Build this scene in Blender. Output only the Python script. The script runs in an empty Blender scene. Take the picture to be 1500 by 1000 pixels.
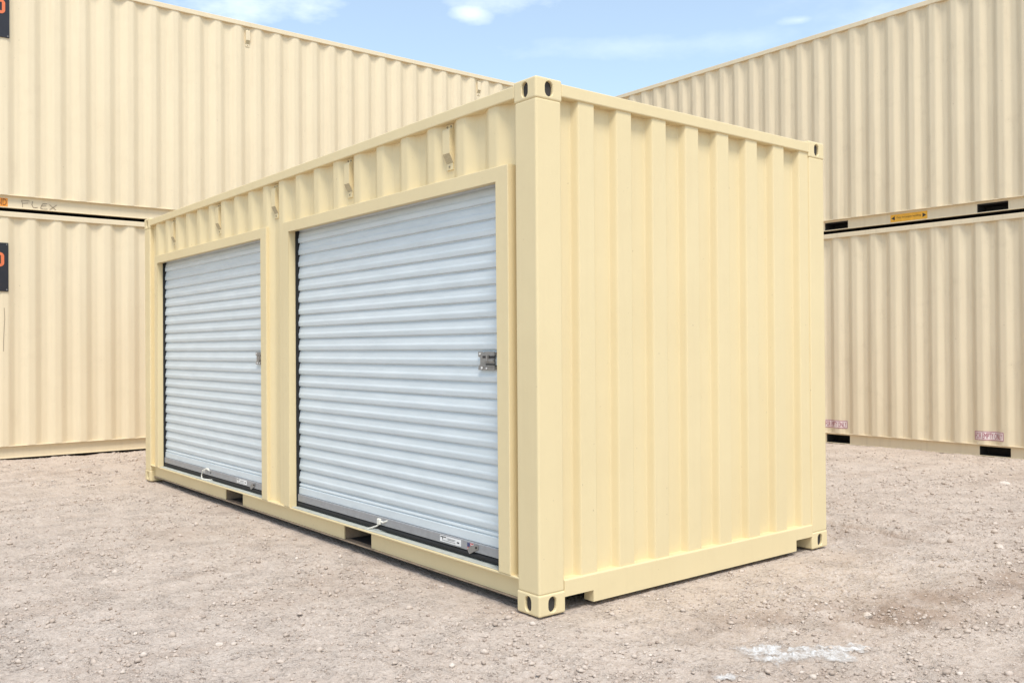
import bpy, bmesh, math, random
import numpy as np
from mathutils import Matrix, Vector

random.seed(7)
rng = np.random.default_rng(11)
scene = bpy.context.scene
col = scene.collection

# ------------------------------------------------------------------ camera
CAM = Vector((-2.79568, -3.29428, 1.2876))
R_ = Vector((0.78032, -0.62534, -0.00676)); U_ = Vector((0.00086, -0.00974, 0.99995)); F_ = Vector((0.62537, 0.78029, 0.00706))
cam_d = bpy.data.cameras.new('camera'); cam = bpy.data.objects.new('camera', cam_d); col.objects.link(cam)
cam.matrix_world = Matrix(((R_.x, U_.x, -F_.x, CAM.x), (R_.y, U_.y, -F_.y, CAM.y), (R_.z, U_.z, -F_.z, CAM.z), (0, 0, 0, 1)))
cam_d.sensor_width = 36; cam_d.lens = 1327.23 / 1500 * 36
cam_d.clip_start = 0.05; cam_d.clip_end = 2000
scene.camera = cam

# ------------------------------------------------------------------ sky, sun, exposure
SUN_DIR = Vector((-0.43, -0.90, 0)).normalized()         # horizontal direction towards the sun
SUN_EL = math.radians(60)
SUN_STRENGTH, SUN_ANGLE, SKY_STRENGTH, EXPOSURE = 2.1, 18, 0.145, 0.66
scene.view_settings.view_transform = 'Standard'; scene.view_settings.look = 'None'
scene.view_settings.exposure = EXPOSURE; scene.view_settings.gamma = 1.0
world = bpy.data.worlds.new('World'); scene.world = world; world.use_nodes = True


def build_world():
    nt = world.node_tree; nt.nodes.clear(); N = nt.nodes.new; L = nt.links.new
    out = N('ShaderNodeOutputWorld'); bg = N('ShaderNodeBackground'); L(bg.outputs[0], out.inputs[0])
    sky = N('ShaderNodeTexSky'); sky.sky_type = 'NISHITA'; sky.sun_disc = False
    sky.sun_elevation = SUN_EL
    sky.sun_rotation = math.atan2(SUN_DIR.x, SUN_DIR.y)
    sky.altitude = 200; sky.air_density = 1.0; sky.dust_density = 1.0; sky.ozone_density = 0.4
    bg.inputs[1].default_value = SKY_STRENGTH
    tc = N('ShaderNodeTexCoord')

    def math_(op, a, b=None, c=None, clamp=False):
        n = N('ShaderNodeMath'); n.operation = op; n.use_clamp = clamp
        for i, s in enumerate((a, b, c)):
            if s is None: continue
            if isinstance(s, (int, float)): n.inputs[i].default_value = s
            else: L(s, n.inputs[i])
        return n.outputs[0]

    def dot(vec):
        n = N('ShaderNodeVectorMath'); n.operation = 'DOT_PRODUCT'
        L(tc.outputs['Generated'], n.inputs[0]); n.inputs[1].default_value = vec
        return n.outputs['Value']
    # fine cloud structure: noise over the directions, squashed so clouds lie flat
    mp = N('ShaderNodeMapping'); mp.inputs['Scale'].default_value = (1, 1, 2.4); L(tc.outputs['Generated'], mp.inputs[0])
    nz = N('ShaderNodeTexNoise'); nz.inputs['Scale'].default_value = 9; nz.inputs['Detail'].default_value = 8
    nz.inputs['Roughness'].default_value = 0.58; L(mp.outputs[0], nz.inputs[0])
    wisp = N('ShaderNodeTexNoise'); wisp.inputs['Scale'].default_value = 2.1; wisp.inputs['Detail'].default_value = 9
    wisp.inputs['Roughness'].default_value = 0.62; L(mp.outputs[0], wisp.inputs[0])
    mask = None
    for d, sa, sb, k in (((0.36, 0.866, 0.360), 0.105, 0.042, 0.62), ((0.55498, 0.75675, 0.34544), 0.019, 0.010, 0.5),
                         ((0.583, 0.724, 0.364), 0.062, 0.016, 0.5), ((0.78824, 0.52298, 0.32431), 0.022, 0.005, 0.32),
                         ((0.71, 0.63, 0.312), 0.22, 0.014, 0.18)):
        d = Vector(d).normalized(); h = Vector((d.y, -d.x, 0)).normalized(); v = d.cross(h) * -1
        if v.z < 0: v = -v
        a = math_('DIVIDE', dot(h), sa); b = math_('DIVIDE', dot(v), sb)
        r2 = math_('SQRT', math_('ADD', math_('MULTIPLY', a, a), math_('MULTIPLY', b, b)))
        front = math_('GREATER_THAN', dot(d), 0)
        m = math_('SUBTRACT', math_('ADD', math_('MULTIPLY', nz.outputs[0], 3.4), -0.75), r2)
        m = math_('MULTIPLY', math_('SMOOTH_MIN', math_('MAXIMUM', math_('MULTIPLY', m, 0.75), 0), 1, 0.5), k)
        m = math_('MULTIPLY', m, front)
        mask = m if mask is None else math_('MAXIMUM', mask, m)
    w = N('ShaderNodeMapRange'); w.interpolation_type = 'SMOOTHSTEP'
    L(wisp.outputs[0], w.inputs[0]); w.inputs[1].default_value = 0.47; w.inputs[2].default_value = 0.80; w.inputs[4].default_value = 0.55
    mask = math_('MAXIMUM', mask, w.outputs[0])
    mask = math_('ADD', math_('MULTIPLY', mask, 0.86), 0.13)          # thin high veil over the whole sky
    tint = N('ShaderNodeMix'); tint.data_type = 'RGBA'; tint.blend_type = 'MULTIPLY'; tint.inputs[0].default_value = 1
    L(sky.outputs[0], tint.inputs[6]); tint.inputs[7].default_value = (0.99, 1.035, 0.96, 1)
    mix = N('ShaderNodeMix'); mix.data_type = 'RGBA'
    L(mask, mix.inputs[0]); L(tint.outputs[2], mix.inputs[6])
    mix.inputs[7].default_value = (7.2, 7.5, 8.0, 1)
    L(mix.outputs[2], bg.inputs[0])


build_world()
sun_d = bpy.data.lights.new('sun', 'SUN'); sun = bpy.data.objects.new('sun', sun_d); col.objects.link(sun)
sun_d.energy = SUN_STRENGTH; sun_d.angle = math.radians(SUN_ANGLE); sun_d.color = (1.0, 0.95, 0.87)
sd = Vector((SUN_DIR.x * math.cos(SUN_EL), SUN_DIR.y * math.cos(SUN_EL), math.sin(SUN_EL)))
sun.rotation_euler = sd.to_track_quat('Z', 'Y').to_euler(); sun.location = sd * 30

# ------------------------------------------------------------------ materials
MATS = {}


def nodes(name):
    m = bpy.data.materials.new(name); m.use_nodes = True; MATS[name] = m
    nt = m.node_tree; b = nt.nodes['Principled BSDF']
    return m, nt, b, nt.nodes.new, nt.links.new


def ramp(N, L, src, stops):
    r = N('ShaderNodeValToRGB'); e = r.color_ramp.elements
    while len(e) < len(stops): e.new(0.5)
    for el, (p, c) in zip(e, stops):
        el.position = p; el.color = (*c, 1) if len(c) == 3 else c
    L(src, r.inputs[0]); return r.outputs[0]


def noise(N, L, vec, scale, detail=4, rough=0.55, dim=None):
    n = N('ShaderNodeTexNoise'); n.inputs['Scale'].default_value = scale
    n.inputs['Detail'].default_value = detail; n.inputs['Roughness'].default_value = rough
    L(vec, n.inputs['Vector']); return n.outputs[0]


def mixc(N, L, fac, a, b, mode='MIX'):
    m = N('ShaderNodeMix'); m.data_type = 'RGBA'; m.blend_type = mode
    for s, i in ((fac, 0), (a, 6), (b, 7)):
        if isinstance(s, (int, float)): m.inputs[i].default_value = s
        elif isinstance(s, tuple): m.inputs[i].default_value = (*s, 1)
        else: L(s, m.inputs[i])
    return m.outputs[2]


def painted(name, base, alt, streak, streak_amt, rough=0.45, speck=0.5, bump=0.25):
    """painted corten: slight tone drift, vertical grime streaks, chips, oil-canning"""
    m, nt, b, N, L = nodes(name)
    tc = N('ShaderNodeTexCoord'); ob = tc.outputs['Object']
    c = ramp(N, L, noise(N, L, ob, 0.9, 5, 0.6), [(0.3, base), (0.75, alt)])
    mp = N('ShaderNodeMapping'); mp.inputs['Scale'].default_value = (9, 9, 0.55); L(ob, mp.inputs[0])
    s = noise(N, L, mp.outputs[0], 1.6, 7, 0.68)
    sm = N('ShaderNodeMapRange'); L(s, sm.inputs[0]); sm.inputs[1].default_value = 0.50; sm.inputs[2].default_value = 0.82
    sm.inputs[4].default_value = streak_amt
    c = mixc(N, L, sm.outputs[0], c, streak)
    bl = noise(N, L, ob, 3.2, 8, 0.7)
    bm_ = N('ShaderNodeMapRange'); L(bl, bm_.inputs[0]); bm_.inputs[1].default_value = 0.56; bm_.inputs[2].default_value = 0.8
    bm_.inputs[4].default_value = streak_amt * 0.8
    c = mixc(N, L, bm_.outputs[0], c, streak)
    # tiny chips and specks
    sp = noise(N, L, ob, 46, 3, 0.5)
    spm = N('ShaderNodeMapRange'); L(sp, spm.inputs[0]); spm.inputs[1].default_value = 0.735; spm.inputs[2].default_value = 0.77
    spm.inputs[4].default_value = speck
    c = mixc(N, L, spm.outputs[0], c, (0.22, 0.15, 0.09))
    L(c, b.inputs['Base Color'])
    rr = N('ShaderNodeMapRange'); L(bl, rr.inputs[0]); rr.inputs[3].default_value = rough - 0.08; rr.inputs[4].default_value = rough + 0.22
    L(rr.outputs[0], b.inputs['Roughness']); b.inputs['Specular IOR Level'].default_value = 0.35
    bp = N('ShaderNodeBump'); bp.inputs['Strength'].default_value = bump; bp.inputs['Distance'].default_value = 0.02
    big = noise(N, L, ob, 2.6, 3, 0.5)
    bp2 = N('ShaderNodeBump'); bp2.inputs['Strength'].default_value = 0.10; bp2.inputs['Distance'].default_value = 0.004
    fine = noise(N, L, ob, 85, 3, 0.6)
    L(big, bp.inputs['Height']); L(fine, bp2.inputs['Height']); L(bp.outputs[0], bp2.inputs['Normal']); L(bp2.outputs[0], b.inputs['Normal'])
    return m


def plain(name, c, rough=0.5, metal=0.0, var=0.12, scale=14, bump=0.1):
    m, nt, b, N, L = nodes(name)
    tc = N('ShaderNodeTexCoord'); ob = tc.outputs['Object']
    n = noise(N, L, ob, scale, 6, 0.65)
    lo = tuple(x * (1 - var) for x in c); hi = tuple(min(1, x * (1 + var)) for x in c)
    L(ramp(N, L, n, [(0.3, lo), (0.7, hi)]), b.inputs['Base Color'])
    b.inputs['Roughness'].default_value = rough; b.inputs['Metallic'].default_value = metal
    bp = N('ShaderNodeBump'); bp.inputs['Strength'].default_value = bump; bp.inputs['Distance'].default_value = 0.003
    L(n, bp.inputs['Height']); L(bp.outputs[0], b.inputs['Normal'])
    return m


M_MAIN = painted('cream_painted_steel', (0.722, 0.596, 0.357), (0.682, 0.556, 0.325), (0.60, 0.475, 0.28), 0.24, 0.42, 0.35)
M_BGL = painted('beige_painted_steel', (0.720, 0.610, 0.430), (0.685, 0.575, 0.400), (0.52, 0.42, 0.29), 0.30, 0.5, 0.55)
M_BGR = painted('tan_painted_steel', (0.715, 0.605, 0.430), (0.670, 0.562, 0.395), (0.43, 0.345, 0.235), 0.42, 0.55, 0.6)
M_ROOF = plain('roof_paint', (0.62, 0.53, 0.40), 0.6)
M_DARK = plain('dark_steel_and_shade', (0.035, 0.03, 0.028), 0.8)  # dark parts; also painted shade inside fork pockets and casting slots
M_RUBBER = plain('black_rubber', (0.008, 0.008, 0.009), 0.7)
M_GALV = plain('galvanised_steel', (0.27, 0.255, 0.24), 0.5, 0.3, 0.16, 40)
M_BAR = plain('door_bar_aluminium', (0.33, 0.335, 0.35), 0.45, 0.3, 0.10, 25)
M_SILL = plain('dusty_sill', (0.42, 0.43, 0.38), 0.75, 0.0, 0.2, 18)
M_ROPE = plain('white_rope', (0.72, 0.69, 0.62), 0.9)
M_VENTG = plain('vent_mesh', (0.46, 0.385, 0.245), 0.8, 0, 0.3, 120)
M_SCREW = plain('screw_head', (0.33, 0.28, 0.19), 0.5, 0.2)
M_NAVY = plain('navy_sign', (0.012, 0.011, 0.016), 0.45, 0, 0.3, 5)
M_ORANGE = plain('orange_letter', (0.68, 0.16, 0.055), 0.5)
M_LABELO = plain('orange_label', (0.80, 0.30, 0.03), 0.5)
M_YELLOW = plain('amber_label', (0.78, 0.40, 0.035), 0.5)
M_INK = plain('black_ink', (0.03, 0.025, 0.02), 0.6)
M_OINK = plain('dark_orange_ink', (0.20, 0.06, 0.02), 0.6)
M_PENCIL = plain('marker_scrawl', (0.25, 0.19, 0.135), 0.8)
M_WHITE = plain('white_label', (0.78, 0.77, 0.76), 0.5)
M_PINK = plain('pale_label_ground', (0.74, 0.64, 0.62), 0.55)
M_RED = plain('faded_red_print', (0.33, 0.05, 0.09), 0.6)
M_FLAGR = plain('flag_red', (0.55, 0.06, 0.05), 0.5)
M_FLAGB = plain('flag_blue', (0.04, 0.06, 0.16), 0.5)
M_DIRT_SHADE = plain('weathered_flange_and_shade', (0.30, 0.225, 0.16), 0.85, 0, 0.35, 9)  # dirt on the bottom flange; painted shade on the fork pocket walls


def slat_material():
    m, nt, b, N, L = nodes('white_painted_slat')
    tc = N('ShaderNodeTexCoord'); ob = tc.outputs['Object']; oi = N('ShaderNodeObjectInfo')
    add = N('ShaderNodeVectorMath'); add.operation = 'ADD'; L(ob, add.inputs[0])
    mul = N('ShaderNodeVectorMath'); mul.operation = 'SCALE'; mul.inputs[0].default_value = (31, 17, 9); L(oi.outputs['Random'], mul.inputs['Scale'])
    L(mul.outputs[0], add.inputs[1])
    mp = N('ShaderNodeMapping'); mp.inputs['Scale'].default_value = (6, 1.2, 6); L(add.outputs[0], mp.inputs[0])
    n = noise(N, L, mp.outputs[0], 2.4, 6, 0.65)
    c = ramp(N, L, n, [(0.28, (0.535, 0.585, 0.61)), (0.72, (0.625, 0.675, 0.70))])
    d = noise(N, L, add.outputs[0], 22, 5, 0.7)
    dm = N('ShaderNodeMapRange'); L(d, dm.inputs[0]); dm.inputs[1].default_value = 0.62; dm.inputs[2].default_value = 0.8; dm.inputs[4].default_value = 0.25
    c = mixc(N, L, dm.outputs[0], c, (0.45, 0.45, 0.44))
    L(c, b.inputs['Base Color']); b.inputs['Roughness'].default_value = 0.38; b.inputs['Specular IOR Level'].default_value = 0.4
    bp = N('ShaderNodeBump'); bp.inputs['Strength'].default_value = 0.05; bp.inputs['Distance'].default_value = 0.006
    L(n, bp.inputs['Height']); L(bp.outputs[0], b.inputs['Normal'])
    return m


M_SLAT = slat_material()


def ground_material():
    m, nt, b, N, L = nodes('crushed_limestone')
    tc = N('ShaderNodeTexCoord'); ob = tc.outputs['Object']
    c = ramp(N, L, noise(N, L, ob, 0.55, 6, 0.62), [(0.30, (0.460, 0.366, 0.293)), (0.48, (0.554, 0.456, 0.375)), (0.70, (0.597, 0.514, 0.445))])
    c2 = ramp(N, L, noise(N, L, ob, 7, 8, 0.72), [(0.30, (0.438, 0.346, 0.277)), (0.5, (0.575, 0.477, 0.399)), (0.72, (0.668, 0.577, 0.498))])
    c = mixc(N, L, 0.5, c, c2)
    # grit: individual grains, pale and dark
    vo = N('ShaderNodeTexVoronoi'); vo.inputs['Scale'].default_value = 95; L(ob, vo.inputs['Vector'])
    g = N('ShaderNodeSeparateColor'); L(vo.outputs['Color'], g.inputs[0])
    c = mixc(N, L, 0.33, c, ramp(N, L, g.outputs[0], [(0.0, (0.317, 0.252, 0.205)), (0.35, (0.526, 0.434, 0.369)), (0.8, (0.636, 0.545, 0.470)), (1.0, (0.746, 0.671, 0.593))]))
    fine = noise(N, L, ob, 160, 5, 0.7)
    c = mixc(N, L, 0.26, c, ramp(N, L, fine, [(0.34, (0.296, 0.231, 0.185)), (0.46, (0.549, 0.461, 0.390)), (0.7, (0.680, 0.587, 0.512))]))
    sp = noise(N, L, ob, 48, 4, 0.62)
    spm = N('ShaderNodeMapRange'); L(sp, spm.inputs[0]); spm.inputs[1].default_value = 0.575; spm.inputs[2].default_value = 0.625; spm.inputs[4].default_value = 0.80
    pt = N('ShaderNodeMapRange'); pt.interpolation_type = 'SMOOTHSTEP'; L(noise(N, L, ob, 4.2, 6, 0.7), pt.inputs[0]); pt.inputs[1].default_value = 0.44; pt.inputs[2].default_value = 0.60
    pt.inputs[3].default_value = 0.40
    pm = N('ShaderNodeMath'); pm.operation = 'MULTIPLY'; L(spm.outputs[0], pm.inputs[0]); L(pt.outputs[0], pm.inputs[1])
    c = mixc(N, L, pm.outputs[0], c, (0.229, 0.175, 0.142))  # dark specks: shade of pits and stones painted in, partly darker dirt
    at = N('ShaderNodeAttribute'); at.attribute_name = 'damp_and_rut'
    dm = N('ShaderNodeMath'); dm.operation = 'MULTIPLY'; L(at.outputs['Fac'], dm.inputs[0]); dm.inputs[1].default_value = 0.75
    c = mixc(N, L, dm.outputs[0], c, mixc(N, L, sp, (0.296, 0.210, 0.153), (0.395, 0.289, 0.220)))
    L(c, b.inputs['Base Color']); b.inputs['Roughness'].default_value = 0.95; b.inputs['Specular IOR Level'].default_value = 0.15
    h1 = N('ShaderNodeBump'); h1.inputs['Strength'].default_value = 0.9; h1.inputs['Distance'].default_value = 0.014; L(pt.outputs[0], h1.inputs['Strength'])
    h2 = N('ShaderNodeBump'); h2.inputs['Strength'].default_value = 0.8; h2.inputs['Distance'].default_value = 0.0045
    h3 = N('ShaderNodeBump'); h3.inputs['Strength'].default_value = 0.8; h3.inputs['Distance'].default_value = 0.014
    L(noise(N, L, ob, 24, 6, 0.68), h3.inputs['Height']); L(h3.outputs[0], h1.inputs['Normal'])
    L(sp, h1.inputs['Height']); L(fine, h2.inputs['Height']); L(h1.outputs[0], h2.inputs['Normal']); L(h2.outputs[0], b.inputs['Normal'])
    return m


def pebble_material():
    m, nt, b, N, L = nodes('limestone_pebble')
    at = N('ShaderNodeAttribute'); at.attribute_name = 'tint'
    tc = N('ShaderNodeTexCoord')
    c = ramp(N, L, at.outputs['Fac'], [(0.0, (0.263, 0.194, 0.148)), (0.3, (0.438, 0.351, 0.287)), (0.65, (0.580, 0.487, 0.411)), (1.0, (0.746, 0.665, 0.584))])
    n = noise(N, L, tc.outputs['Object'], 90, 5, 0.7)
    c = mixc(N, L, 0.3, c, ramp(N, L, n, [(0.3, (0.307, 0.241, 0.194)), (0.7, (0.701, 0.607, 0.533))]))
    L(c, b.inputs['Base Color']); b.inputs['Roughness'].default_value = 0.92; b.inputs['Specular IOR Level'].default_value = 0.2
    bp = N('ShaderNodeBump'); bp.inputs['Strength'].default_value = 0.6; bp.inputs['Distance'].default_value = 0.003
    L(n, bp.inputs['Height']); L(bp.outputs[0], b.inputs['Normal'])
    return m


def powder_material():
    m, nt, b, N, L = nodes('white_lime_powder')
    tc = N('ShaderNodeTexCoord'); ob = tc.outputs['Object']
    at = N('ShaderNodeAttribute'); at.attribute_name = 'cover'
    n = noise(N, L, ob, 26, 7, 0.7)
    n2 = noise(N, L, ob, 70, 6, 0.7)
    na = N('ShaderNodeMath'); na.operation = 'MULTIPLY_ADD'; L(n, na.inputs[0]); na.inputs[1].default_value = 1.1; na.inputs[2].default_value = -0.30
    nb = N('ShaderNodeMath'); nb.operation = 'MULTIPLY_ADD'; L(n2, nb.inputs[0]); nb.inputs[1].default_value = 0.4; L(na.outputs[0], nb.inputs[2])
    s = N('ShaderNodeMath'); s.operation = 'ADD'; L(at.outputs['Fac'], s.inputs[0]); L(nb.outputs[0], s.inputs[1])
    c = ramp(N, L, s.outputs[0], [(0.48, (0.50, 0.43, 0.365)), (0.70, (0.56, 0.50, 0.45)), (0.88, (0.60, 0.57, 0.54)), (1.0, (0.66, 0.655, 0.65))])
    al = N('ShaderNodeMapRange'); al.interpolation_type = 'SMOOTHSTEP'; L(s.outputs[0], al.inputs[0]); al.inputs[1].default_value = 0.34; al.inputs[2].default_value = 1.05; al.inputs[4].default_value = 0.9
    L(al.outputs[0], b.inputs['Alpha'])
    L(c, b.inputs['Base Color']); b.inputs['Roughness'].default_value = 0.95
    bp = N('ShaderNodeBump'); bp.inputs['Strength'].default_value = 0.5; bp.inputs['Distance'].default_value = 0.008
    L(n, bp.inputs['Height']); L(bp.outputs[0], b.inputs['Normal'])
    return m


M_GROUND, M_PEBBLE, M_POWDER = ground_material(), pebble_material(), powder_material()


# ------------------------------------------------------------------ mesh helpers
class MB:
    def __init__(s): s.v = []; s.f = []; s.m = []

    def add(s, vs, fs, mi=0):
        o = len(s.v); s.v += [tuple(p) for p in vs]
        for q in fs: s.f.append(tuple(i + o for i in q)); s.m.append(mi)
        return s

    def addbm(s, bm, mi=0):
        bm.verts.index_update(); s.add([v.co[:] for v in bm.verts], [[v.index for v in q.verts] for q in bm.faces], mi); bm.free(); return s

    def box(s, x0, x1, y0, y1, z0, z1, mi=0, bev=0.0, seg=2):
        bm = bmesh.new(); bmesh.ops.create_cube(bm, size=1)
        for v in bm.verts: v.co = ((x0 + x1) / 2 + v.co.x * (x1 - x0), (y0 + y1) / 2 + v.co.y * (y1 - y0), (z0 + z1) / 2 + v.co.z * (z1 - z0))
        if bev > 0: bmesh.ops.bevel(bm, geom=bm.edges[:], offset=bev, segments=seg, affect='EDGES', profile=0.5)
        return s.addbm(bm, mi)

    def tube(s, pts, r, n=6, mi=0):
        pts = [Vector(p) for p in pts]; rings = []
        for i, p in enumerate(pts):
            d = (pts[min(i + 1, len(pts) - 1)] - pts[max(i - 1, 0)]).normalized()
            a = d.cross(Vector((0, 0, 1)));  a = a.normalized() if a.length > 1e-4 else Vector((1, 0, 0)); b = d.cross(a)
            rings.append([p + a * r * math.cos(2 * math.pi * k / n) + b * r * math.sin(2 * math.pi * k / n) for k in range(n)])
        vs = [q for g in rings for q in g]; fs = []
        for i in range(len(pts) - 1):
            for k in range(n): fs.append((i * n + k, i * n + (k + 1) % n, (i + 1) * n + (k + 1) % n, (i + 1) * n + k))
        fs += [tuple(range(n)), tuple(range((len(pts) - 1) * n, len(pts) * n))]
        return s.add(vs, fs, mi)

    def disc(s, c, r, h, axis, n=10, mi=0):
        c = Vector(c); ax = Vector(axis)
        return s.tube([c, c + ax * h], r, n, mi)

    def prism(s, poly, axis, a, b, mi=0):
        """poly: 2D points; axis 0 -> (a, p, q)"""
        def pt(t, p):
            return {0: (t, p[0], p[1]), 1: (p[0], t, p[1]), 2: (p[0], p[1], t)}[axis]
        n = len(poly); vs = [pt(a, p) for p in poly] + [pt(b, p) for p in poly]
        fs = [tuple(range(n)), tuple(range(2 * n - 1, n - 1, -1))] + [(i, (i + 1) % n, n + (i + 1) % n, n + i) for i in range(n)]
        return s.add(vs, fs, mi)

    def build(s, name, mats, parent=None, smooth=False):
        me = bpy.data.meshes.new(name); me.from_pydata(s.v, [], s.f); me.update()
        mats = mats if isinstance(mats, (list, tuple)) else [mats]
        for m in mats: me.materials.append(m)
        me.polygons.foreach_set('material_index', s.m)
        bm = bmesh.new(); bm.from_mesh(me); bmesh.ops.recalc_face_normals(bm, faces=bm.faces[:]); bm.to_mesh(me); bm.free()
        if smooth: me.polygons.foreach_set('use_smooth', [True] * len(me.polygons))
        return link(name, me, parent)


def link(name, me, parent=None):
    o = bpy.data.objects.new(name, me); col.objects.link(o)
    if parent is not None: o.parent = parent
    return o


def thing(name, label, cat, loc=(0, 0, 0), rotz=0.0, group=None):
    o = bpy.data.objects.new(name, None); col.objects.link(o); o.empty_display_size = 0.3
    o.location = loc; o.rotation_euler = (0, 0, rotz); o['label'] = label; o['category'] = cat
    if group: o['group'] = group
    return o


def text_polys(body, size, sx=1.0, cuts=0):
    """flat letters as (verts2d, faces), origin at lower left"""
    cu = bpy.data.curves.new('text', 'FONT'); cu.body = body; cu.size = size; cu.resolution_u = 3
    o = bpy.data.objects.new('text', cu); col.objects.link(o)
    dg = bpy.context.evaluated_depsgraph_get(); dg.update()
    me = bpy.data.meshes.new_from_object(o.evaluated_get(dg))
    if cuts:
        bm = bmesh.new(); bm.from_mesh(me); xa = min(v.co.x for v in bm.verts); xb = max(v.co.x for v in bm.verts)
        for k in range(1, cuts): bmesh.ops.bisect_plane(bm, geom=bm.verts[:] + bm.edges[:] + bm.faces[:], plane_co=(xa + (xb - xa) * k / cuts, 0, 0), plane_no=(1, 0, 0))
        bm.to_mesh(me); bm.free()
    vs = [(v.co.x * sx, v.co.y) for v in me.vertices]; fs = [tuple(p.vertices) for p in me.polygons]
    bpy.data.objects.remove(o); bpy.data.curves.remove(cu); bpy.data.meshes.remove(me)
    x0 = min(v[0] for v in vs); y0 = min(v[1] for v in vs)
    vs = [(v[0] - x0, v[1] - y0) for v in vs]
    return vs, fs, max(v[0] for v in vs), max(v[1] for v in vs)


# corrugation: t0 = start of an outer flat, a = outer flat, s = slope, b = inner flat, dep = depth
def corr(t, t0, a, s, b, dep):
    P = a + 2 * s + b; u = (t - t0) % P
    if u < a: return 0.0
    if u < a + s: return dep * (u - a) / s
    if u < a + s + b: return dep
    return dep * (1 - (u - a - s - b) / s)


def corr_soft(t, prm, r):
    return sum(corr(t + r * k / 4, *prm) for k in range(-4, 5)) / 9


def corr_samples(y0, y1, prm, r):
    t0, a, s, b, dep = prm; P = a + 2 * s + b; out = {round(y0, 5), round(y1, 5)}
    k0 = math.floor((y0 - t0) / P) - 1; k1 = math.ceil((y1 - t0) / P) + 1
    for k in range(k0, k1):
        for bend in (0, a, a + s, a + s + b):
            for q in (-1, -0.5, 0, 0.5, 1):
                t = t0 + k * P + bend + q * r
                if y0 < t < y1: out.add(round(t, 5))
    return sorted(out)


def corrugated(y0, y1, prm, place, zrange, r=0.012, rows=1):
    """place(t, depth, z) -> xyz ; zrange(t) -> (z0, z1) or None"""
    mb = MB(); ts = corr_samples(y0, y1, prm, r)
    for ta, tb in zip(ts[:-1], ts[1:]):
        da, db = corr_soft(ta, prm, r), corr_soft(tb, prm, r)
        for z0, z1 in zrange((ta + tb) / 2):
            mb.add([place(ta, da, z0), place(tb, db, z0), place(tb, db, z1), place(ta, da, z1)], [(0, 1, 2, 3)])
    bm = bmesh.new(); vs = [bm.verts.new(v) for v in mb.v]
    for q in mb.f: bm.faces.new([vs[i] for i in q])
    bmesh.ops.remove_doubles(bm, verts=bm.verts[:], dist=1e-5)
    out = MB(); out.addbm(bm); return out


def casting_mesh(cx, cy, cz, holes):
    """corner casting: rounded box with vertical slots in the faces x=0 and y=0, backs painted dark as shade"""
    bm = bmesh.new(); bmesh.ops.create_cube(bm, size=1)
    for v in bm.verts: v.co = ((v.co.x + 0.5) * cx, (v.co.y + 0.5) * cy, (v.co.z + 0.5) * cz)
    bmesh.ops.bevel(bm, geom=bm.edges[:], offset=0.010, segments=3, affect='EDGES', profile=0.5)
    for ax, (hu, hv, w, h) in zip((0, 1), holes):
        f = [q for q in bm.faces if all(abs(v.co[ax]) < 1e-6 for v in q.verts) and q.calc_area() > 0.005][0]
        outer = list(f.verts); bmesh.ops.delete(bm, geom=[f], context='FACES_ONLY')
        inward = Vector((1, 0, 0)) if ax == 0 else Vector((0, 1, 0)); r = w / 2; ring = []
        for k in range(9):
            a = math.pi * k / 8; ring.append((hu + r * math.cos(a), hv + h / 2 - r + r * math.sin(a)))
        for k in range(9):
            a = math.pi + math.pi * k / 8; ring.append((hu + r * math.cos(a), hv - h / 2 + r + r * math.sin(a)))
        def P(u, v): return Vector((0, u, v)) if ax == 0 else Vector((u, 0, v))
        inn = [bm.verts.new(P(a, b)) for a, b in ring]
        mid = [bm.verts.new(P(hu + (a - hu) * 0.88, hv + (b - hv) * 0.93) + inward * 0.004) for a, b in ring]
        back = [bm.verts.new(v.co + inward * 0.011) for v in mid]
        n = len(inn)
        es = [bm.edges.get((outer[i], outer[(i + 1) % 4])) or bm.edges.new((outer[i], outer[(i + 1) % 4])) for i in range(4)]
        es += [bm.edges.new((inn[i], inn[(i + 1) % n])) for i in range(n)]
        bmesh.ops.triangle_fill(bm, edges=es, use_beauty=True)
        for i in range(n):
            bm.faces.new((inn[i], inn[(i + 1) % n], mid[(i + 1) % n], mid[i]))
            bm.faces.new((mid[i], mid[(i + 1) % n], back[(i + 1) % n], back[i]))
        pf = bm.faces.new(back); pf.material_index = 1  # dark plate closes the slot, its inner shade put into the colour
    bmesh.ops.recalc_face_normals(bm, faces=bm.faces[:])
    me = bpy.data.meshes.new('corner_casting'); bm.to_mesh(me); bm.free(); return me


CAST, CASTH = 0.170, 0.106
CAST_ME = {}


def castings(root, L, W, H, mat):
    """eight castings; the four mirror kinds share two meshes by mirroring the coordinates"""
    for iz in (0, 1):
        hz = CASTH / 2 - 0.001 if iz == 0 else CASTH / 2
        for ix in (0, 1):
            for iy in (0, 1):
                key = (mat.name, ix, iy, iz)
                if key not in CAST_ME:
                    me = casting_mesh(CAST, CAST, CASTH, ((CAST / 2, hz, 0.052, 0.080), (CAST / 2, hz, 0.056, 0.080)))
                    me.materials.append(mat); me.materials.append(M_DARK)
                    if ix or iy:
                        for v in me.vertices:
                            if ix: v.co.x = -v.co.x
                            if iy: v.co.y = -v.co.y
                        if ix != iy: me.flip_normals()
                    CAST_ME[key] = me
                o = link('corner_casting', CAST_ME[key], root)
                o.location = (W if ix else 0, L if iy else 0, H - CASTH if iz else 0)


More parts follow.
